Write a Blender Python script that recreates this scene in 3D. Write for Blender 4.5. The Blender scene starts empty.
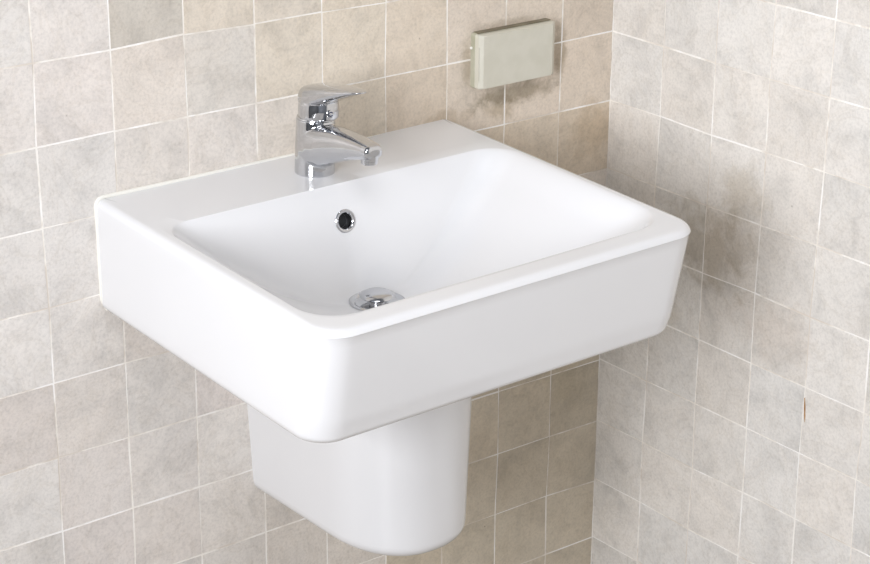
import bpy, bmesh, math, random
from mathutils import Vector, Matrix, noise
random.seed(7)
S = bpy.context.scene
C = S.collection
PI = math.pi

# ------------------------------------------------------------------ helpers
def lin(c):
    return tuple((x/12.92 if x <= .04045 else ((x+.055)/1.055)**2.4) for x in c)
def rgb(r, g, b):
    return lin((r/255, g/255, b/255)) + (1,)

def obj(name, bm, mat, parent=None, smooth=True, recalc=True):
    if recalc:
        bmesh.ops.recalc_face_normals(bm, faces=bm.faces)
    if smooth:
        for e in bm.edges:
            if len(e.link_faces) == 2 and e.calc_face_angle(0) > .7: e.smooth = False
    me = bpy.data.meshes.new(name)
    bm.to_mesh(me); bm.free()
    o = bpy.data.objects.new(name, me)
    C.objects.link(o)
    for m in (mat if isinstance(mat, (list, tuple)) else [mat]):
        me.materials.append(m)
    if smooth:
        for p in me.polygons:
            p.use_smooth = True
    if parent:
        o.parent = parent
        o.matrix_parent_inverse = Matrix.Translation(-parent.location)
    return o

def thing(name, label, cat, loc=(0, 0, 0)):
    o = bpy.data.objects.new(name, None); C.objects.link(o)
    o.location = loc; o.empty_display_size = .05
    o['label'] = label; o['category'] = cat
    return o

def struct(o):
    o['kind'] = 'structure'; return o

def mat(name, base=(.8, .8, .8, 1), rough=.5, metal=0, coat=0, spec=None):
    m = bpy.data.materials.new(name); m.use_nodes = True
    b = m.node_tree.nodes['Principled BSDF']
    b.inputs['Base Color'].default_value = base
    b.inputs['Roughness'].default_value = rough
    b.inputs['Metallic'].default_value = metal
    b.inputs['Coat Weight'].default_value = coat
    b.inputs['Coat Roughness'].default_value = .04
    if spec is not None: b.inputs['Specular IOR Level'].default_value = spec
    return m

class NT:
    def __init__(s, m): s.t = m.node_tree; s.n = s.t.nodes; s.l = s.t.links
    def add(s, typ, **kw):
        n = s.n.new(typ)
        for k, v in kw.items():
            if k.startswith('i_'): n.inputs[k[2:].replace('_', ' ')].default_value = v
            else: setattr(n, k, v)
        return n
    def link(s, a, b): s.l.new(a, b)
    def noise(s, vec, scale, detail=4, rough=.55, dist=0):
        n = s.add('ShaderNodeTexNoise'); n.inputs['Scale'].default_value = scale
        n.inputs['Detail'].default_value = detail; n.inputs['Roughness'].default_value = rough
        n.inputs['Distortion'].default_value = dist
        s.link(vec, n.inputs['Vector']); return n.outputs['Fac']
    def ramp(s, fac, stops):
        r = s.add('ShaderNodeValToRGB'); cr = r.color_ramp
        cr.elements[0].position, cr.elements[0].color = stops[0]
        cr.elements[1].position, cr.elements[1].color = stops[-1]
        for p, c in stops[1:-1]:
            e = cr.elements.new(p); e.color = c
        s.link(fac, r.inputs['Fac']); return r.outputs['Color']
    def mix(s, mode, fac, a, b):
        n = s.add('ShaderNodeMix', data_type='RGBA', blend_type=mode)
        for v, i in ((fac, 0), (a, 6), (b, 7)):
            if hasattr(v, 'default_value'): s.link(v, n.inputs[i])
            elif v is not None: n.inputs[i].default_value = v
        return n.outputs[2]
    def math(s, op, a, b=None, clamp=False):
        n = s.add('ShaderNodeMath', operation=op, use_clamp=clamp)
        for v, i in ((a, 0), (b, 1)):
            if v is None: continue
            if hasattr(v, 'default_value'): s.link(v, n.inputs[i])
            else: n.inputs[i].default_value = v
        return n.outputs[0]

g = lambda v: (v, v, v, 1)

# ------------------------------------------------------------------ materials
def tile_material(name, dirt_shade):
    """glazed stone-look tile: per-tile colour attribute, mottling, soft veins; dirt = list of (x,y,z,rx,ry,rz,strength)"""
    m = mat(name, rough=.42); q = NT(m); bs = q.n['Principled BSDF']
    tc = q.add('ShaderNodeTexCoord').outputs['Object']
    at = q.add('ShaderNodeAttribute', attribute_name='tile_col')
    off = q.add('ShaderNodeAttribute', attribute_name='tile_off')
    va = q.add('ShaderNodeVectorMath', operation='ADD')
    q.link(tc, va.inputs[0]); q.link(off.outputs['Vector'], va.inputs[1]); v = va.outputs[0]
    n1 = q.noise(v, 20, 6, .62, .6)
    c1 = q.ramp(n1, [(.30, g(.84)), (.5, g(.985)), (.70, g(1.05))])
    n2 = q.noise(v, 260, 3, .62)
    c2 = q.ramp(n2, [(.30, g(.86)), (.5, g(1.0)), (.70, g(1.08))])
    # veins
    n3 = q.noise(v, 13, 6, .62, 1.6)
    d = q.math('ABSOLUTE', q.math('SUBTRACT', n3, .5))
    c3 = q.ramp(d, [(0.0, (.90, .885, .86, 1)), (.022, (.975, .97, .965, 1)), (.06, g(1))])
    # blush of warmth
    n4 = q.noise(v, 9, 3, .5)
    c4 = q.ramp(n4, [(.36, (1.005, .996, .988, 1)), (.62, (.998, 1.0, 1.002, 1))])
    col = q.mix('MULTIPLY', 1.0, at.outputs['Color'], c1)
    col = q.mix('MULTIPLY', .8, col, c2)
    col = q.mix('MULTIPLY', .65, col, c3)
    col = q.mix('MULTIPLY', 1.0, col, c4)
    # small pits
    vo = q.add('ShaderNodeTexVoronoi', feature='F1'); vo.inputs['Scale'].default_value = 22
    q.link(v, vo.inputs['Vector'])
    pit = q.ramp(vo.outputs['Distance'], [(.016, (.45, .40, .35, 1)), (.035, g(1))])
    col = q.mix('MULTIPLY', q.math('MULTIPLY', q.math('SUBTRACT', q.noise(tc, 7, 2), .42), 4, clamp=True), col, pit)
    # grime and painted shade patches (each with its own place on the wall)
    for (cx, cy, cz, rx, ry, rz, st, dc) in dirt_shade:
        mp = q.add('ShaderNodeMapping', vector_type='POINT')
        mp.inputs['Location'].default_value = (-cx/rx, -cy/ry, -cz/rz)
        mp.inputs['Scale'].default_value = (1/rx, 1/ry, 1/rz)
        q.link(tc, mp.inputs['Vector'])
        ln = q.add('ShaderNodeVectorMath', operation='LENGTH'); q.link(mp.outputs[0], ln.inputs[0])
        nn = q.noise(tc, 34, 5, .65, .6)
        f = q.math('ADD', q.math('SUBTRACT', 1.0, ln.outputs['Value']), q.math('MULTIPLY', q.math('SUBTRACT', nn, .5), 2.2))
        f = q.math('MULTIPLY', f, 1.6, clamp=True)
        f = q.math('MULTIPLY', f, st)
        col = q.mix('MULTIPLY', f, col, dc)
    q.link(col, bs.inputs['Base Color'])
    rr = q.ramp(n1, [(.3, g(.5)), (.7, g(.36))]); q.link(rr, bs.inputs['Roughness'])
    bp = q.add('ShaderNodeBump'); bp.inputs['Strength'].default_value = .12; bp.inputs['Distance'].default_value = .0015
    hb = q.math('ADD', q.math('MULTIPLY', n1, .8), q.math('MULTIPLY', n2, .25))
    q.link(hb, bp.inputs['Height']); q.link(bp.outputs[0], bs.inputs['Normal'])
    return m

def grout_material():
    m = mat('white_grout', rough=.85); q = NT(m); bs = q.n['Principled BSDF']
    tc = q.add('ShaderNodeTexCoord').outputs['Object']
    n1 = q.noise(tc, 9, 4, .7, .4)
    c = q.ramp(n1, [(.41, rgb(221, 212, 201)), (.50, rgb(243, 238, 230)), (.60, rgb(253, 251, 248))])
    n2 = q.noise(tc, 42, 4, .65)
    c2 = q.ramp(n2, [(.25, (.62, .56, .48, 1)), (.32, g(1))])
    c = q.mix('MULTIPLY', .6, c, c2)
    q.link(c, bs.inputs['Base Color'])
    bp = q.add('ShaderNodeBump'); bp.inputs['Strength'].default_value = .4; bp.inputs['Distance'].default_value = .001
    q.link(q.noise(tc, 400, 3), bp.inputs['Height']); q.link(bp.outputs[0], bs.inputs['Normal'])
    return m

M = {}
M['ceramic'] = mat('white_ceramic', (.80, .802, .812, 1), .17, coat=.3)
M['ceramic'].node_tree.nodes['Principled BSDF'].inputs['Coat Roughness'].default_value = .05
M['chrome'] = mat('chrome', (.60, .605, .62, 1), .07, 1)
M['chrome_brushed'] = mat('worn_chrome', (.58, .585, .60, 1), .15, 1)
M['black'] = mat('dark_inside', (.012, .013, .014, 1), .5)
M['silicone'] = mat('silicone', rgb(240, 238, 230), .45)
M['plastic_white'] = mat('white_plastic', rgb(238, 238, 232), .4)
M['indicator'] = mat('indicator_print', rgb(52, 58, 84), .35)
M['indicator_red'] = mat('indicator_red_print', rgb(150, 60, 52), .35)
M['paint'] = mat('grey_paint', rgb(120, 124, 130), .8)  # unseen walls and ceiling greyed to cut bounced light
M['wood_floor'] = mat('floor_tile', rgb(176, 160, 142), .4)
# greenish beige cover plate with slightly dirty patches
def plate_mat(name, c0, c1):
    m = mat(name, rough=.42); q = NT(m)
    tc = q.add('ShaderNodeTexCoord').outputs['Object']
    q.link(q.ramp(q.noise(tc, 40, 4), [(.35, c0), (.6, c1)]), q.n['Principled BSDF'].inputs['Base Color'])
    return m
M['plate'] = plate_mat('greenish_beige_plastic', rgb(208, 205, 190), rgb(213, 210, 196))
M['plate_back'] = plate_mat('aged_beige_plastic', rgb(172, 170, 148), rgb(186, 184, 164))
M['grime'] = plate_mat('dust_film', rgb(116, 108, 88), rgb(134, 127, 106))

TB, R0, T = .0965, .1024, .1          # tile grid read off the corner of the room
PLX, PLZ = -.184, -.106               # centre of the cover plate
dirt_shade_back = [
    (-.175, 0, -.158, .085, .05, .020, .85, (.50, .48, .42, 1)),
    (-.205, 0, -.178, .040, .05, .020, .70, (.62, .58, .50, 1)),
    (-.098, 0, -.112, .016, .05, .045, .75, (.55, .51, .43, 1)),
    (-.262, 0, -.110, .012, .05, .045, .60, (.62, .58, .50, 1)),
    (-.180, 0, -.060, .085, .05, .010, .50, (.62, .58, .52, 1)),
    (-.03, 0, -.235, .05, .05, .05, .45, (.70, .62, .50, 1)),
    (-.30, 0, -.175, .05, .05, .015, .45, (.62, .55, .45, 1)),
    (-.37, 0, -.44, .05, .05, .12, .75, (.62, .60, .48, 1)),  # this and the next patches: olive staining plus painted shade below the basin
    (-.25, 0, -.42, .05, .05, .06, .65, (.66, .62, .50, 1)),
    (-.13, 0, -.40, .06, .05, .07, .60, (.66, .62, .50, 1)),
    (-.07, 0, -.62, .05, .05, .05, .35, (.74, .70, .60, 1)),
]
dirt_shade_right = [  # brownish stains, strengthened to paint the basin's shade on the side wall
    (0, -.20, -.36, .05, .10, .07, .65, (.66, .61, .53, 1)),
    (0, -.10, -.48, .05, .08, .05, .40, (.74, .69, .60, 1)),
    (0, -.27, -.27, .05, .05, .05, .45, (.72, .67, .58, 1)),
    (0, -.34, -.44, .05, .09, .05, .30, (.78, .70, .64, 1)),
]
M['tile_back'] = tile_material('stone_tile_sink_wall', dirt_shade_back)
M['tile_right'] = tile_material('stone_tile_side_wall', dirt_shade_right)
M['grout'] = grout_material()

# ------------------------------------------------------------------ room: x -3..0, y -3.2..0, z -1.03..1.5
ZF, ZC, XL, YF = -1.03, 1.5, -3.0, -3.2
RB = [(0,0,.0006,-.0011),(0,1,-.0021,-.0010),(1,0,.0004,-.0013),(1,1,.0003,.0003),(2,0,-.0002,.0023),(2,1,.0012,-.0001),(3,0,.0001,-.0001),(3,1,-.0003,-.0005),(4,0,.0006,.0002),(5,0,.0005,-.0016),(5,1,-.0011,.0002),(6,1,.0005,.0004),(8,1,.0017,-.0003),(7,2,.0014,-.0005),(8,2,.0005,-.0002),(0,2,-.0008,-.0006),(0,3,.0012,-.0014),(1,4,-.0007,.0016),(0,4,.0005,.0007),(0,5,.0007,.0009),(1,5,-.0014,-.0003),(2,5,-.0013,.0001),(0,6,-.0003,.0001),(1,6,-.0002,.0010),(2,6,-.0017,.0006),(3,7,-.0009,.0017),(2,7,-.0015,.0012),(7,7,.0026,-.0010),(8,7,.0017,-.0014),(7,8,-.0003,.0006),(8,8,-.0009,.0006),(8,9,.0012,.0005),(9,1,0,.0009),(9,2,0,-.0002),(9,3,0,-.0017),(9,7,0,-.0028),(9,8,0,-.0039),(9,9,0,-.0005)]
RR = [(1,1,-.0003,.0005),(2,1,0,-.0007),(3,1,.0011,-.0002),(4,1,-.0021,-.0007),(1,2,-.0003,.0016),(2,2,-.0005,-.0007),(3,2,-.0009,.0005),(4,2,-.0021,.0012),(1,3,.0027,-.0014),(2,3,.0009,-.0018),(3,3,-.0002,-.0008),(4,3,-.0004,.0006),(3,4,.0011,.0013),(4,4,.0016,-.0009),(1,6,.0001,-.0001),(2,6,.0003,.0008),(3,5,-.0005,-.0011),(4,5,.0005,-.0012),(5,5,-.0020,-.0011),(3,6,-.0006,.0008),(4,6,.0016,.0008),(5,6,.0010,.0016),(1,7,.0021,.0009),(2,7,-.0025,-.0008),(3,7,-.0015,.0021),(4,7,-.0007,.0024),(5,7,-.0019,.0027),(1,8,.0010,.0022),(0,7,0,-.0005),(0,1,0,.0009)]

def tile_wall(name, origin_fn, normal, ilo, ihi, jlo, jhi, table, s_of, smin, smax, tmat, tint_fn, hole=None):
    """tiles standing .9 mm proud of the grout; nodes follow the hand-set joints"""
    tab = {(i, j): (a, b) for i, j, a, b in table}
    def node(i, j):
        if (i, j) in tab: return tab[(i, j)]
        w = .15; sa = sb = 0.0
        for (a, b), (da, db) in tab.items():
            dd = (a-i)**2 + (b-j)**2
            if dd < 4.5:
                k = 1/dd; w += k; sa += k*da; sb += k*db
        rn = noise.noise(Vector((i*.37+3.1, j*.41+1.7, ilo*.1)))
        rm = noise.noise(Vector((i*.43+9.1, j*.39+7.7, ilo*.1)))
        return (sa/w + rn*.0012, sb/w + rm*.0012)
    bm = bmesh.new()
    cl = bm.faces.layers.float_color.new('tile_col') if hasattr(bm.faces.layers, 'float_color') else None
    lc = bm.loops.layers.float_color.new('tile_col') if cl is None else None
    cols = []; offs = []
    n = Vector(normal)
    # grout bed
    zlo, zhi = ZF, ZC
    q = [origin_fn(smin, zlo), origin_fn(smax, zlo), origin_fn(smax, zhi), origin_fn(smin, zhi)]
    f = bm.faces.new([bm.verts.new(Vector(p) - n*.00005) for p in q]); f.material_index = 1
    cols.append((.8, .8, .8, 1)); offs.append((0, 0, 0))
    rnd = random.Random(hash(name) % 1 + 11)
    for i in range(ilo, ihi):
        for j in range(jlo, jhi):
            cor = []
            gw = [rnd.uniform(.00075, .0014) for _ in range(4)]  # half joint width on each side
            if rnd.random() < .3: gw[rnd.randrange(4)] = .00035
            for (a, b) in ((i, j+1), (i+1, j+1), (i+1, j), (i, j)):
                dx, dz = node(a, b)
                cor.append([s_of(a)+dx, -b*T+dz])
            (x0, z0), (x1, z1), (x2, z2), (x3, z3) = cor
            cor = [(x0+gw[0], z0+gw[1]), (x1-gw[2], z1+gw[1]), (x2-gw[2], z2-gw[3]), (x3+gw[0], z3-gw[3])]
            cor = [(min(max(s, smin+.0007), smax-.0007), min(max(z, zlo+.001), zhi-.001)) for s, z in cor]
            if cor[1][0]-cor[0][0] < .004 or cor[3][1]-cor[0][1] < .004: continue
            tl = [rnd.uniform(-.00012, .00016) for _ in range(4)]
            def ring(ins, h):
                out = []
                cs = sum(c[0] for c in cor)/4; cz = sum(c[1] for c in cor)/4
                # inset along both axes, small chipped corners through extra verts
                for k in range(4):
                    s, z = cor[k]; s2, z2 = cor[(k+1) % 4]
                    for t in (.0, .25, .5, .75):
                        a = s+(s2-s)*t; b = z+(z2-z)*t
                        wob = rnd.uniform(-.00022, .00022) if t else 0
                        if k in (0, 2): b += wob
                        else: a += wob
                        a += ins*(1 if a < cs-.02 else -1 if a > cs+.02 else 0)
                        b += ins*(1 if b < cz-.02 else -1 if b > cz+.02 else 0)
                        hh = h + tl[k]*(1-t) + tl[(k+1) % 4]*t
                        out.append(bm.verts.new(Vector(origin_fn(a, b)) + n*hh))
                return out
            r0 = ring(0, -.0006); st = rnd.getstate()
            r1 = ring(0, .00012); r2 = ring(.00025, .00034)
            col = tint_fn(i, j, rnd)
            of = (rnd.uniform(-50, 50), rnd.uniform(-50, 50), rnd.uniform(-50, 50))
            fs = []
            for A, B_ in ((r0, r1), (r1, r2)):
                for k in range(16):
                    fs.append(bm.faces.new((A[k], A[(k+1) % 16], B_[(k+1) % 16], B_[k])))
            fs.append(bm.faces.new(r2))
            for f in fs: cols.append(col); offs.append(of)
    if cl is not None: bm.faces.layers.float_color.remove(cl)
    if lc is not None: bm.loops.layers.float_color.remove(lc)
    o = obj(name, bm, [tmat, M['grout']], smooth=False)
    me = o.data
    a = me.attributes.new('tile_col', 'FLOAT_COLOR', 'FACE')
    a.data.foreach_set('color', [x for c in cols for x in c])
    b = me.attributes.new('tile_off', 'FLOAT_VECTOR', 'FACE')
    b.data.foreach_set('vector', [x for c in offs for x in c])
    return struct(o)

# tile colours (clay differs from tile to tile; warm light and shade are tinted in too)
special = {(1,-1):(168,160,146),(2,-1):(205,190,168),(0,-1):(212,204,197),(-1,0):(210,202,195),(2,0):(197,190,180),(1,0):(205,193,180),(0,0):(211,202,195),
  (3,0):(206,193,172),(4,-1):(204,190,168),(3,-1):(202,190,172),(4,0):(202,188,166),(5,0):(200,184,163),(1,1):(203,195,186),(2,1):(204,196,188),(3,1):(206,196,184),(4,1):(196,180,156),(5,1):(190,172,150),
  (6,0):(201,186,170),(6,1):(202,187,170),(7,0):(205,190,173),(7,1):(204,188,171),(7,2):(194,177,154),(6,2):(192,174,150),(5,-1):(202,188,168),(6,-1):(200,184,164),(7,-1):(206,190,172),
  (8,0):(200,184,166),(8,1):(206,190,172),(8,2):(192,174,150),(0,5):(207,199,193),(1,5):(208,202,196),(0,4):(206,198,190),(1,4):(209,204,198),(0,3):(212,206,199),
  (0,6):(203,194,188),(1,6):(208,200,193),(2,4):(208,199,194),(1,3):(206,198,190),(-1,4):(204,194,186)}
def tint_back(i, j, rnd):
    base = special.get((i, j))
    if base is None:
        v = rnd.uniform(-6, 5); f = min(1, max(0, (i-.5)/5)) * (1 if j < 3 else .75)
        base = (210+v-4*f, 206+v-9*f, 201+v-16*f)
        if i >= 5 and j >= 4: base = (194+v, 184+v, 166+v)  # stained tiles, tinted darker still to paint the shade under the basin
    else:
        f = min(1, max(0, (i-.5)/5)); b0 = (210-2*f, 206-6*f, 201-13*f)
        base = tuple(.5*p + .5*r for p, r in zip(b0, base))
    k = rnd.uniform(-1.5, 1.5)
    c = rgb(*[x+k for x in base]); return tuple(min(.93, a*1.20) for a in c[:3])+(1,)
def tint_right(i, j, rnd):
    v = rnd.uniform(-5, 4); w = rnd.uniform(-2, 2)
    c = rgb(212+v+w*.5, 208.5+v, 203+v-w*.5); return tuple(min(.93, a*1.20) for a in c[:3])+(1,)

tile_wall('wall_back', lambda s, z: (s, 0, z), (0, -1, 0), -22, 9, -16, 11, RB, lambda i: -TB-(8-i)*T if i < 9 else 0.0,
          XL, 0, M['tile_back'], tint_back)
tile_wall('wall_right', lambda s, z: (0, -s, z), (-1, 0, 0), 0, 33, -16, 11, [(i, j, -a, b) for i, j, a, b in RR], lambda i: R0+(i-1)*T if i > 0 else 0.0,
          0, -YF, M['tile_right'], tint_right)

def quad_obj(name, pts, m):
    bm = bmesh.new(); bm.faces.new([bm.verts.new(p) for p in pts]); return struct(obj(name, bm, m, smooth=False, recalc=False))
def box(bm, lo, hi, bev=0, seg=2):
    r = bmesh.ops.create_cube(bm, size=1)
    for v in r['verts']:
        v.co = Vector([lo[k] + (v.co[k]+.5)*(hi[k]-lo[k]) for k in range(3)])
    if bev:
        es = list({e for v in r['verts'] for e in v.link_edges})
        bmesh.ops.bevel(bm, geom=es, offset=bev, segments=seg, affect='EDGES', profile=.5)
    return r

# floor with large square tiles
mf = mat('floor_tiles', rough=.35); q = NT(mf)
tc = q.add('ShaderNodeTexCoord').outputs['Object']
br = q.add('ShaderNodeTexBrick', offset=0.0); br.inputs['Scale'].default_value = 1
for k, v in (('Brick Width', .3), ('Row Height', .3), ('Mortar Size', .003)): br.inputs[k].default_value = v
br.inputs['Color1'].default_value = rgb(156, 147, 136); br.inputs['Color2'].default_value = rgb(163, 154, 143); br.inputs['Mortar'].default_value = rgb(160, 154, 146)
q.link(tc, br.inputs['Vector']); q.link(br.outputs['Color'], q.n['Principled BSDF'].inputs['Base Color'])
bm = bmesh.new(); box(bm, (XL, YF, ZF-.05), (0, 0, ZF)); struct(obj('floor', bm, mf, smooth=False))
bm = bmesh.new(); box(bm, (XL, YF, ZC), (0, 0, ZC+.05)); struct(obj('ceiling', bm, M['paint'], smooth=False))
bm = bmesh.new(); box(bm, (XL, YF-.08, ZF), (0, YF, ZC)); struct(obj('wall_front', bm, M['paint'], smooth=False))
# left wall with a window opening
WY0, WY1, WZ0, WZ1 = -2.30, -1.05, .0, 1.12
bm = bmesh.new()
box(bm, (XL-.12, YF, ZF), (XL, WY0, ZC)); box(bm, (XL-.12, WY1, ZF), (XL, 0, ZC))
box(bm, (XL-.12, WY0, ZF), (XL, WY1, WZ0)); box(bm, (XL-.12, WY0, WZ1), (XL, WY1, ZC))
struct(obj('wall_left', bm, M['paint'], smooth=False))
bm = bmesh.new(); t = .045
box(bm, (XL-.09, WY0, WZ0), (XL-.03, WY0+t, WZ1), .004); box(bm, (XL-.09, WY1-t, WZ0), (XL-.03, WY1, WZ1), .004)
box(bm, (XL-.09, WY0+t, WZ0), (XL-.03, WY1-t, WZ0+t), .004); box(bm, (XL-.09, WY0+t, WZ1-t), (XL-.03, WY1-t, WZ1), .004)
ym = (WY0+WY1)/2; box(bm, (XL-.085, ym-.02, WZ0+t), (XL-.035, ym+.02, WZ1-t), .004)
struct(obj('window_1', bm, M['plastic_white'], smooth=False))

# ------------------------------------------------------------------ wash basin
CX, Z0, TH = -.557, -.1768, .0355       # centre line, top at the wall, forward sag of the deck
def deck(u, v, d=0.0):                    # u across, v out from the wall, d below the deck
    return Vector((CX+u, -v, Z0 - v*math.tan(TH) - d + .011*u))

def rrect(u0, u1, v0, v1, radii, nside=(40, 40, 40, 40), nc=12):
    """outline, counter-clockwise from the back-left corner: back-left, front-left, front-right, back-right radii"""
    bl, fl, fr, brr = radii; pts = []
    def arc(cu, cv, r, a0):
        for k in range(nc):
            a = a0 + (PI/2)*(k/(nc-1)); pts.append((cu+r*math.cos(a), cv+r*math.sin(a)))
    def side(p, qn, n):
        for k in range(1, n): pts.append((p[0]+(qn[0]-p[0])*k/n, p[1]+(qn[1]-p[1])*k/n))
    arc(u0+bl, v0+bl, bl, PI)                     # back-left: from left side to back
    a = pts[-1]; b = (u1-brr, v0); side(a, b, nside[0]); arc(u1-brr, v0+brr, brr, 1.5*PI)
    a = pts[-1]; b = (u1, v1-fr); side(a, b, nside[1]); arc(u1-fr, v1-fr, fr, 0)
    a = pts[-1]; b = (u0+fl, v1); side(a, b, nside[2]); arc(u0+fl, v1-fl, fl, PI/2)
    a = pts[-1]; b = (u0, v0+bl); side(a, b, nside[3])
    return pts

HW, DEP, HB = .2695, .476, .1425
def outer(d, ins):
    """outer outline at depth d below the deck, inset by ins"""
    f = d/HB
    dp = DEP - .026*f - ins
    R = max(.038 - ins*.6, .006)
    o = rrect(-.2695+.001*f+ins, .2665-.004*f-ins, 0.0, dp, (.0025, R, R, max(.0125-ins, .002)))
    # the right side runs a few millimetres outwards to the front
    return [(u + (.006*max(0, u)/.2665)*(v/DEP), v) for u, v in o]
er, eb = .0095, .012
loops = []                                # (points, depth)
OP = rrect(-.2520, .2570, .1180, .4420, (.036, .050, .055, .042))
DV = .1985                                # drain centre, out from the wall
DD = .1265                                # depth of the basin at the drain
def add_loop(bm, pts, d):
    ds = d if isinstance(d, (list, tuple)) else [d]*len(pts)
    return [bm.verts.new(deck(u, v, dd)) for (u, v), dd in zip(pts, ds)]
bm = bmesh.new(); L = []
# underside centre ring, then outwards and up
for ins, d in ((.20, HB), (.05, HB), (.025, HB)):
    L.append(add_loop(bm, outer(HB, ins), d))
for k in range(0, 7):
    a = PI/2*k/6; L.append(add_loop(bm, outer(HB, eb*(1-math.sin(a))), HB - eb*(1-math.cos(a))))
for k in range(1, 12):
    d = (HB-eb) + (er-(HB-eb))*k/11; L.append(add_loop(bm, outer(d, 0), d))
for k in range(1, 7):
    a = PI/2*k/6; L.append(add_loop(bm, outer(0, er*(1-math.cos(a))), er*(1-math.sin(a))))
topo = outer(0, er)
def lerp2(A, B, t): return [(a[0]+(b[0]-a[0])*t, a[1]+(b[1]-a[1])*t) for a, b in zip(A, B)]
for t in (.2, .5, .8): L.append(add_loop(bm, lerp2(topo, OP, t), 0))
# basin: isolines shrink towards the drain
DR = .0320
def circ(pts):
    out = []
    for (u, v) in pts:
        a = math.atan2(v-DV, u); out.append((DR*math.cos(a), DV+DR*math.sin(a)))
    return out
CI = circ(OP)
def prof(t, u, v):
    # power of the wall: steep at the front, gentle to the sides
    a = math.atan2(v-DV, u)
    side = abs(math.cos(a))
    p = 1.95 + (1-side)*(.9 if v > DV else 0.05) - .35*side
    s = 1-(1-t)**p
    # soft lip where the deck turns down: long at the sides, short at front and back
    lip = .05 + (.15 if u > 0 else -.015)*side**2
    if t < lip: s = s*(3*(t/lip)-3*(t/lip)**2+(t/lip)**3)
    return DD*s
NB = 46
ts = [0, .006, .014, .024, .036] + [.036 + (1-.036)*(k/NB) for k in range(1, NB+1)]
prev_pts = None
for t in ts:
    pts = lerp2(OP, CI, t)
    ds = [prof(t, u, v) for (u, v) in OP]
    # level the flange seat: deck sags by TH, the floor of the bowl stays level round the drain
    ds = [d - (0 if t < .8 else (v-DV)*math.tan(TH)*((t-.8)/.2)) for d, (u, v) in zip(ds, pts)]
    L.append(add_loop(bm, pts, ds))
L.append(add_loop(bm, lerp2(CI, [(0, DV)]*len(CI), .25), DD+.006))
L.append(add_loop(bm, lerp2(CI, [(0, DV)]*len(CI), .45), DD+.009))
N = len(OP)
for A, B_ in zip(L, L[1:]):
    for k in range(N):
        try: bm.faces.new((A[k], A[(k+1) % N], B_[(k+1) % N], B_[k]))
        except ValueError: pass
bm.faces.new(L[0]); bm.faces.new(L[-1])
bmesh.ops.remove_doubles(bm, verts=bm.verts, dist=1e-6)
sink = thing('wash_basin', 'white rectangular ceramic wash basin mounted on the tiled wall', 'sink', (CX, 0, Z0-HB))
body = obj('basin_body', bm, M['ceramic'], sink)

# silicone bead where the basin meets the wall
def tube(bm, pts, rad, n=10, closed=False):
    rings = []
    P_ = [Vector(p) for p in pts]
    for i, p in enumerate(P_):
        tg = (P_[min(i+1, len(P_)-1)] - P_[max(i-1, 0)]).normalized()
        up = Vector((0, 1, 0)) if abs(tg.y) < .9 else Vector((0, 0, 1))
        s = tg.cross(up).normalized(); w = s.cross(tg)
        r = rad[i] if isinstance(rad, (list, tuple)) else rad
        rings.append([bm.verts.new(p + s*math.cos(2*PI*k/n)*r + w*math.sin(2*PI*k/n)*r) for k in range(n)])
    for A, B_ in zip(rings, rings[1:]):
        for k in range(n): bm.faces.new((A[k], A[(k+1) % n], B_[(k+1) % n], B_[k]))
    bm.faces.new(rings[0]); bm.faces.new(rings[-1][::-1])
bm = bmesh.new(); pts = []; rad = []
x0, x1, zt, zb = CX-HW+.0004, CX+.2665-.001, Z0-.0008, Z0-HB+.004
def run(p, q2, n):
    for k in range(n):
        t = k/n; pts.append((p[0]+(q2[0]-p[0])*t, -.0012, p[1]+(q2[1]-p[1])*t))
run((x0+.008, zb-.006), (x0+.001, zb+.008), 6); run((x0+.001, zb+.008), (x0, zt-.010), 22)
for k in range(7):
    a = PI - PI/2*k/6; pts.append((x0+.010+.010*math.cos(a), -.0012, zt-.010+.010*math.sin(a)))
run((x0+.011, zt), (x1-.008, zt), 90)
for k in range(5):
    a = PI/2 - PI/2*k/4; pts.append((x1-.008+.008*math.cos(a), -.0012, zt-.008+.008*math.sin(a)))
rad = [.0026 + .0008*noise.noise(Vector((p[0]*22, p[2]*22, 3))) for p in pts]
tube(bm, pts, rad, 10)
obj('silicone_seal', bm, M['silicone'], sink)['label'] = 'off-white silicone bead along the wall'

# lathe: profile (r, h) about an axis
def lathe(bm, prof_, n=48, mtx=Matrix(), cap0=True, cap1=True):
    rings = []
    for r, h in prof_:
        rings.append([bm.verts.new(mtx @ Vector((r*math.cos(2*PI*k/n), r*math.sin(2*PI*k/n), h))) for k in range(n)])
    for A, B_ in zip(rings, rings[1:]):
        for k in range(n): bm.faces.new((A[k], A[(k+1) % n], B_[(k+1) % n], B_[k]))
    if cap0: bm.faces.new(rings[0][::-1])
    if cap1: bm.faces.new(rings[-1])

# drain: chrome flange and pop-up plug
dc = deck(0, DV, DD)
drain = thing('basin_drain', 'round chrome pop-up drain plug at the bottom of the white basin', 'drain', tuple(dc))
mt = Matrix.Translation(dc)
bm = bmesh.new()
lathe(bm, [(.0345, -.0005), (.0345, .0012), (.0325, .0022), (.0285, .0012), (.0245, -.0025), (.0225, -.0055), (.0222, -.0065)], 56, mt, True, False)
lathe(bm, [(.0222, -.0065), (.0001, -.0068)], 56, mt, False, True)
bmesh.ops.remove_doubles(bm, verts=bm.verts, dist=1e-6)
obj('flange', bm, M['chrome'], drain)
bm = bmesh.new()
lathe(bm, [(.010, -.0066), (.010, .0062), (.0205, .0068), (.0220, .0080), (.0212, .0096), (.0170, .0118), (.0100, .0134), (.0040, .0139), (.0002, .0140)], 56, mt)
obj('plug', bm, M['chrome_brushed'], drain)
bm = bmesh.new()
lathe(bm, [(.0215, -.0062), (.0130, -.0060)], 48, mt, True, True)
obj('drain_throat', bm, M['black'], drain)

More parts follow.
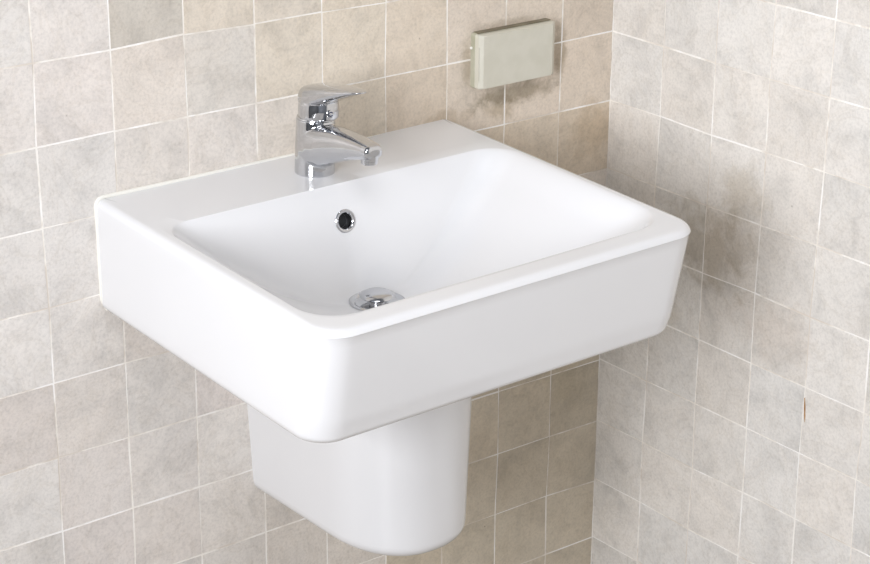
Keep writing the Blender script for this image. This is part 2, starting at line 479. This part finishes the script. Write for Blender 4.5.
# overflow ring on the back wall of the bowl: find the surface under it and its normal
def bowl_point(k, t):
    pts = lerp2([OP[k]], [CI[k]], t)[0]; return deck(pts[0], pts[1], prof(t, *OP[k]))
kb = min(range(N), key=lambda k: abs(OP[k][0]) + (10 if OP[k][1] > DV else 0))
tgt = -.2272
best = min((abs(bowl_point(kb, i/400).z - tgt), i/400) for i in range(400))[1]
pA, pB = bowl_point(kb, best-.02), bowl_point(kb, best+.02); pc = bowl_point(kb, best); pc.x = CX + .0032
tg = (pB-pA).normalized(); nrm = Vector((1, 0, 0)).cross(tg).normalized()
if nrm.y > 0: nrm = -nrm
rot = nrm.to_track_quat('Z', 'Y').to_matrix().to_4x4()
OM = Matrix.Translation(pc) @ rot
def cut(o, cyls):
    b2 = bmesh.new()
    for prof_, mt_ in cyls: lathe(b2, prof_, 48, mt_)
    bmesh.ops.recalc_face_normals(b2, faces=b2.faces)
    me = bpy.data.meshes.new('cutter'); b2.to_mesh(me); b2.free()
    c = bpy.data.objects.new('cutter', me); C.objects.link(c)
    md = o.modifiers.new('cut', 'BOOLEAN'); md.operation = 'DIFFERENCE'; md.object = c; md.solver = 'EXACT'
    bpy.context.view_layer.update()
    dg = bpy.context.evaluated_depsgraph_get()
    new = bpy.data.meshes.new_from_object(o.evaluated_get(dg))
    o.modifiers.clear(); o.data = new
    bpy.data.objects.remove(c)
cut(body, [([(.0120, -.013), (.0120, .010)], OM)])
ov = thing('overflow_ring', 'small chrome-rimmed overflow hole in the back of the basin bowl', 'overflow', tuple(pc))
bm = bmesh.new()
lathe(bm, [(.0119, -.0125), (.0119, .0002), (.0146, .0002), (.0147, .0012), (.0138, .0022), (.0122, .0024), (.0106, .0014), (.0097, -.0005), (.0092, -.0120)], 48, OM, False, False)
obj('ring', bm, M['chrome'], ov)
bm = bmesh.new()
lathe(bm, [(.0091, -.0110), (.0001, -.0112)], 40, OM, True, True)
obj('overflow_hole', bm, M['black'], ov)['label'] = 'dark hole'

# ------------------------------------------------------------------ semi pedestal
PX = -.5265
ped_top, ped_bot = Z0-HB-.0022, -.634
def ped_outline(hw, dp, r, n=22):
    pts = [(-hw, 0)]
    straight = dp - r
    for k in range(1, 9): pts.append((-hw, straight*k/8))
    for k in range(1, 2*n):
        a = PI - PI*k/(2*n)
        cu, su = math.cos(a), math.sin(a); e = 2/2.35
        pts.append((hw*math.copysign(abs(cu)**e, cu), straight + r*abs(su)**e))
    for k in range(8, -1, -1): pts.append((hw, straight*k/8))
    return pts
bm = bmesh.new(); L = []
KT = .012
def pz(z, v): return z + KT*v
rb = .020
secs = []
H_ = ped_top - ped_bot
nz = 14
for k in range(nz+1):
    f = k/nz; z = ped_top + (ped_bot+rb-ped_top)*f
    secs.append((0, z, f))
for k in range(1, 8):
    a = PI/2*k/7; secs.append((rb*(1-math.cos(a)), ped_bot+rb-rb*math.sin(a), 1))
for ins, z, f in secs:
    hw = .0985 - .0100*f; dp = .300 - .014*f
    tilt = 0 if f < 1 and ins == 0 else 1
    L.append([bm.verts.new((PX-.0072*(1-f)+u, -max(v, 0), z + (KT*v)*f - v*math.tan(TH)*(1-f))) for u, v in ped_outline(hw-ins, dp-ins, .115)])
N2 = len(L[0])
for A, B_ in zip(L, L[1:]):
    for k in range(N2): bm.faces.new((A[k], A[(k+1) % N2], B_[(k+1) % N2], B_[k]))
bm.faces.new(L[0]); bm.faces.new(L[-1])
ped = obj('semi_pedestal', bm, M['ceramic'])
ped['label'] = 'white rounded ceramic half pedestal under the wash basin'; ped['category'] = 'pedestal'

# ------------------------------------------------------------------ mixer tap
AX, AY = -.5550, -.066
AZ = Z0 + AY*math.tan(TH)
tap = thing('mixer_tap', 'chrome single lever mixer tap on the back ledge of the wash basin', 'tap', (AX, AY, AZ))
tap.rotation_euler = (0, .035, 0)
JZ = AZ + .0690                              # joint between body and handle
def remesh(o, vox, it=6):
    m = o.modifiers.new('join', 'REMESH'); m.mode = 'VOXEL'; m.voxel_size = vox; m.use_smooth_shade = True
    s = o.modifiers.new('soften', 'SMOOTH'); s.iterations = it; s.factor = .5
def loft_y(bm, st, n=32):
    """st: list of (y, ztop, zbot, halfwidth, exponent)"""
    rings = []
    for y, a, b, hw, e in st:
        cz, hz = (a+b)/2, (a-b)/2; r = []
        for k in range(n):
            th = 2*PI*k/n; cs, sn = math.cos(th), math.sin(th)
            r.append(bm.verts.new((AX + hw*math.copysign(abs(cs)**(2/e), cs), y, cz + hz*math.copysign(abs(sn)**(2/e), sn))))
        rings.append(r)
    for A, B_ in zip(rings, rings[1:]):
        for k in range(n): bm.faces.new((A[k], A[(k+1) % n], B_[(k+1) % n], B_[k]))
    bm.faces.new(rings[0]); bm.faces.new(rings[-1][::-1])
    bmesh.ops.recalc_face_normals(bm, faces=bm.faces)
# body + spout as one casting
bm = bmesh.new()
mt = Matrix.Translation((AX, AY, 0))
lathe(bm, [(.0001, AZ-.002), (.0252, AZ-.002), (.0252, AZ+.002), (.0250, AZ+.03), (.0243, JZ-.002), (.0236, JZ), (.0001, JZ)], 72, mt, True, True)
loft_y(bm, [(AY+.010, -.124, -.168, .0235, 2.6), (AY, -.1195, -.168, .0258, 2.8), (AY-.012, -.1165, -.168, .0260, 2.8), (AY-.028, -.1140, -.1660, .0248, 2.7), (-.110, -.1125, -.1580, .0224, 2.7), (-.130, -.1118, -.1500, .0196, 2.8),
            (-.150, -.1125, -.1430, .0170, 3.0), (-.168, -.1138, -.1378, .0152, 3.2), (-.179, -.1148, -.1348, .0142, 3.4), (-.1850, -.1160, -.1335, .0133, 3.2), (-.1880, -.1175, -.1320, .0118, 2.8), (-.1890, -.1200, -.1290, .008, 2.4)])
tb = obj('tap_body', bm, M['chrome'], tap); remesh(tb, .0008, 16)
# aerator under the spout tip
bm = bmesh.new()
lathe(bm, [(.0110, -.130), (.0110, -.1362), (.0102, -.1368), (.0102, -.1402), (.0094, -.1410), (.0080, -.1410), (.0078, -.1390), (.0001, -.1388)], 40, Matrix.Translation((AX, -.1785, .0008)) , True, True)
obj('aerator', bm, M['chrome'], tap)
# joint ring
bm = bmesh.new()
lathe(bm, [(.0225, JZ-.0015), (.0240, JZ-.0006), (.0246, JZ+.0006), (.0242, JZ+.0022), (.0225, JZ+.003)], 64, Matrix.Translation((AX, AY-.0015, 0)), True, True)
obj('collar', bm, M['chrome_brushed'], tap)
# handle: cap plus lever as one casting
bm = bmesh.new()
hz = JZ + .0018
mh = Matrix.Translation((AX+.0006, AY-.0050, 0))
lathe(bm, [(.0001, hz), (.0242, hz), (.0251, hz+.002), (.0254, hz+.012), (.0246, hz+.020), (.0190, hz+.0330), (.0160, hz+.0355), (.0001, hz+.037)], 72, mh, True, True)
loft_y(bm, [(AY+.0165, -.0850, -.0960, .0130, 2.6), (AY+.0140, -.0760, -.0970, .0180, 2.8), (AY+.008, -.0695, -.0970, .0212, 3.0), (AY-.004, -.0665, -.0950, .0234, 3.2), (-.084, -.0640, -.0905, .0240, 3.2), (-.098, -.0615, -.0845, .0232, 3.0), (-.115, -.0588, -.0770, .0212, 2.8),
            (-.132, -.0570, -.0702, .0184, 2.6), (-.144, -.0562, -.0650, .0152, 2.4), (-.154, -.0560, -.0612, .0116, 2.2), (-.1605, -.0562, -.0588, .0076, 2.0), (-.1630, -.0568, -.0578, .003, 2.0)])
hd = obj('handle', bm, M['chrome'], tap); remesh(hd, .0008, 14)
# hot / cold mark on the front of the handle
bm = bmesh.new()
IM = Matrix.Translation((AX, AY-.0050-.0256, hz+.0095)) @ Vector((0, -1, 0)).to_track_quat('Z', 'Y').to_matrix().to_4x4()
lathe(bm, [(.0052, -.0020), (.0052, .0006), (.0046, .0011), (.0001, .0012)], 32, IM, True, True)
ib = obj('indicator_button', bm, M['chrome_brushed'], hd)
def arcmark(a0, a1, name, m):
    b2 = bmesh.new(); n = 12; inner = []; outr = []
    for k in range(n+1):
        a = a0+(a1-a0)*k/n
        for lst, r in ((inner, .0020), (outr, .0033)):
            lst.append([b2.verts.new(IM @ Vector((r*math.cos(a), r*math.sin(a), h))) for h in (.0008, .0014)])
    for k in range(n):
        b2.faces.new((inner[k][1], outr[k][1], outr[k+1][1], inner[k+1][1])); b2.faces.new((inner[k][0], inner[k+1][0], outr[k+1][0], outr[k][0]))
        b2.faces.new((outr[k][0], outr[k+1][0], outr[k+1][1], outr[k][1])); b2.faces.new((inner[k][0], inner[k][1], inner[k+1][1], inner[k+1][0]))
    for k in (0, n): b2.faces.new((inner[k][0], outr[k][0], outr[k][1], inner[k][1]))
    return obj(name, b2, m, hd, smooth=False)
arcmark(.35, PI-.35, 'hot_cold_mark', M['indicator'])['label'] = 'dark arc on the indicator button'
arcmark(PI+.35, 2*PI-.35, 'hot_cold_mark', M['indicator'])['label'] = 'dark arc on the indicator button'

# ------------------------------------------------------------------ cover plate on the wall
pl = thing('wall_cover_box', 'greenish beige rectangular electrical cover box on the tiled wall above the basin', 'electrical box', (PLX, 0, -.145))
def rbox(bm, x0, x1, z0, z1, y0, y1, r, inset_front=(0, 0, 0, 0), edge=.0015, n=6):
    """rounded-corner slab from wall side y0 to front y1; inset_front = left,right,bottom,top"""
    def outline(e, ins):
        a0, a1, b0, b1 = x0+ins[0]*e, x1-ins[1]*e, z0+ins[2]*e, z1-ins[3]*e; rr = max(r, .0003); out = []
        for (cx_, cz_, s0) in ((a1-rr, b1-rr, 0), (a0+rr, b1-rr, 1), (a0+rr, b0+rr, 2), (a1-rr, b0+rr, 3)):
            for k in range(n+1):
                a = PI/2*(s0 + k/n); out.append((cx_+rr*math.cos(a), cz_+rr*math.sin(a)))
        return out
    R_ = []
    R_.append([bm.verts.new((x, y0, z)) for x, z in outline(0, inset_front)])
    ym_ = y1 + edge*2.2
    R_.append([bm.verts.new((x, ym_, z)) for x, z in outline(.0, inset_front)])
    R_.append([bm.verts.new((x, y1+edge*.3, z)) for x, z in outline(.85, inset_front)])
    R_.append([bm.verts.new((x, y1, z)) for x, z in outline(1.0, inset_front)])
    m_ = len(R_[0])
    for A, B_ in zip(R_, R_[1:]):
        for k in range(m_): bm.faces.new((A[k], A[(k+1) % m_], B_[(k+1) % m_], B_[k]))
    bm.faces.new(R_[0]); bm.faces.new(R_[-1])
X0, X1, ZB_, ZT_ = -.2560, -.1215, -.1385, -.0625
bm = bmesh.new(); rbox(bm, X0, X1, ZB_, ZT_, .0002, -.0085, .004, (.0005,)*4, .0006)
obj('back_box', bm, M['plate_back'], pl, smooth=False)
bm = bmesh.new(); rbox(bm, X0+.0006, X1-.0006, ZB_+.0006, ZT_-.0008, -.0085, -.0200, .003, (.0058, .0070, .001, .0016), .0020)
obj('cover_plate', bm, M['plate'], pl, smooth=False)
bm = bmesh.new(); box(bm, (X0+.004, -.0105, ZT_-.0006), (X1-.004, -.0003, ZT_+.0008), .0004)
obj('dust_strip', bm, M['grime'], pl, smooth=False)['label'] = 'film of dark grime along the top edge'
for z in (-.088, -.122):
    bm = bmesh.new(); box(bm, (X1-.0015, -.0120, z-.0022), (X1+.0009, -.0070, z+.0022), .0004)
    obj('clip', bm, M['plate_back'], pl, smooth=False)
bm = bmesh.new(); box(bm, (X0+.0002, -.0168, -.126), (X0+.0030, -.0158, -.080), .0002)
obj('release_slot', bm, M['plate'], pl, smooth=False)
bm = bmesh.new(); bmesh.ops.create_uvsphere(bm, u_segments=12, v_segments=8, radius=.0022, matrix=Matrix.Translation((X0-.0006, -.002, -.083)))
obj('sealant_blob', bm, M['silicone'], pl)

# rust streak on a joint of the side wall
bm = bmesh.new(); A = []; n = 14
for k in range(n+1):
    f = k/n; z = -.5165 - .0345*f; yy = -.4033 - .0034*f
    w_ = .0013*math.sin(PI*min(1, max(.06, f*.96+.03)))**.5 * (1 + .35*noise.noise(Vector((f*6, 1.3, 2.1))))
    A.append([bm.verts.new((xx, yy+sg*w_, z)) for xx in (-.0002, -.0009) for sg in (-1, 1)])
for a, b in zip(A, A[1:]):
    for i0, i1 in ((0, 1), (1, 3), (3, 2), (2, 0)): bm.faces.new((a[i0], a[i1], b[i1], b[i0]))
for a in (A[0], A[-1]): bm.faces.new((a[0], a[1], a[3], a[2]))
M['rust'] = plate_mat('rust', rgb(160, 120, 74), rgb(186, 146, 98))
rs = obj('rust_streak', bm, M['rust'], smooth=False)
rs['label'] = 'short rust-brown vertical streak on a joint of the right-hand tiled wall'; rs['category'] = 'rust stain'

# ------------------------------------------------------------------ camera
cam = bpy.data.cameras.new('camera'); co = bpy.data.objects.new('camera', cam); C.objects.link(co)
co.location = (-1.9337, -2.0707, .6256)
co.rotation_mode = 'XYZ'; co.rotation_euler = (1.1975, -.0084, -.6609)
cam.sensor_fit = 'HORIZONTAL'; cam.sensor_width = 36; cam.lens = 36*2061.4859/870
cam.clip_start = .05; cam.clip_end = 50
S.camera = co

# ------------------------------------------------------------------ light: daylight through the window, added ceiling fill
def area(name, loc, rot_, sx, sy, power, col):
    l = bpy.data.lights.new(name, 'AREA'); l.shape = 'RECTANGLE'; l.size = sx; l.size_y = sy; l.energy = power; l.color = col
    o = bpy.data.objects.new(name, l); C.objects.link(o); o.location = loc; o.rotation_euler = rot_; return o
area('window_daylight', (XL-.02, (WY0+WY1)/2, (WZ0+WZ1)/2), (0, -PI/2, 0), WZ1-WZ0-.1, WY1-WY0-.1, 82, (.97, .985, 1.03))
area('ceiling_fill', (-1.5, -1.5, ZC-.01), (0, 0, 0), .9, .9, 16, (.98, .98, 1.0))  # added fill light from above, brightens the deck and bowl

w = bpy.data.worlds.new('world'); S.world = w; w.use_nodes = True
w.node_tree.nodes['Background'].inputs[0].default_value = (.9, .95, 1, 1)
w.node_tree.nodes['Background'].inputs[1].default_value = 1.0

S.view_settings.view_transform = 'Standard'; S.view_settings.look = 'None'
S.view_settings.exposure = 0.0; S.view_settings.gamma = 1; S.view_settings.use_curve_mapping = False
S.cycles.use_denoising = True
S.cycles.max_bounces = 8; S.cycles.diffuse_bounces = 5
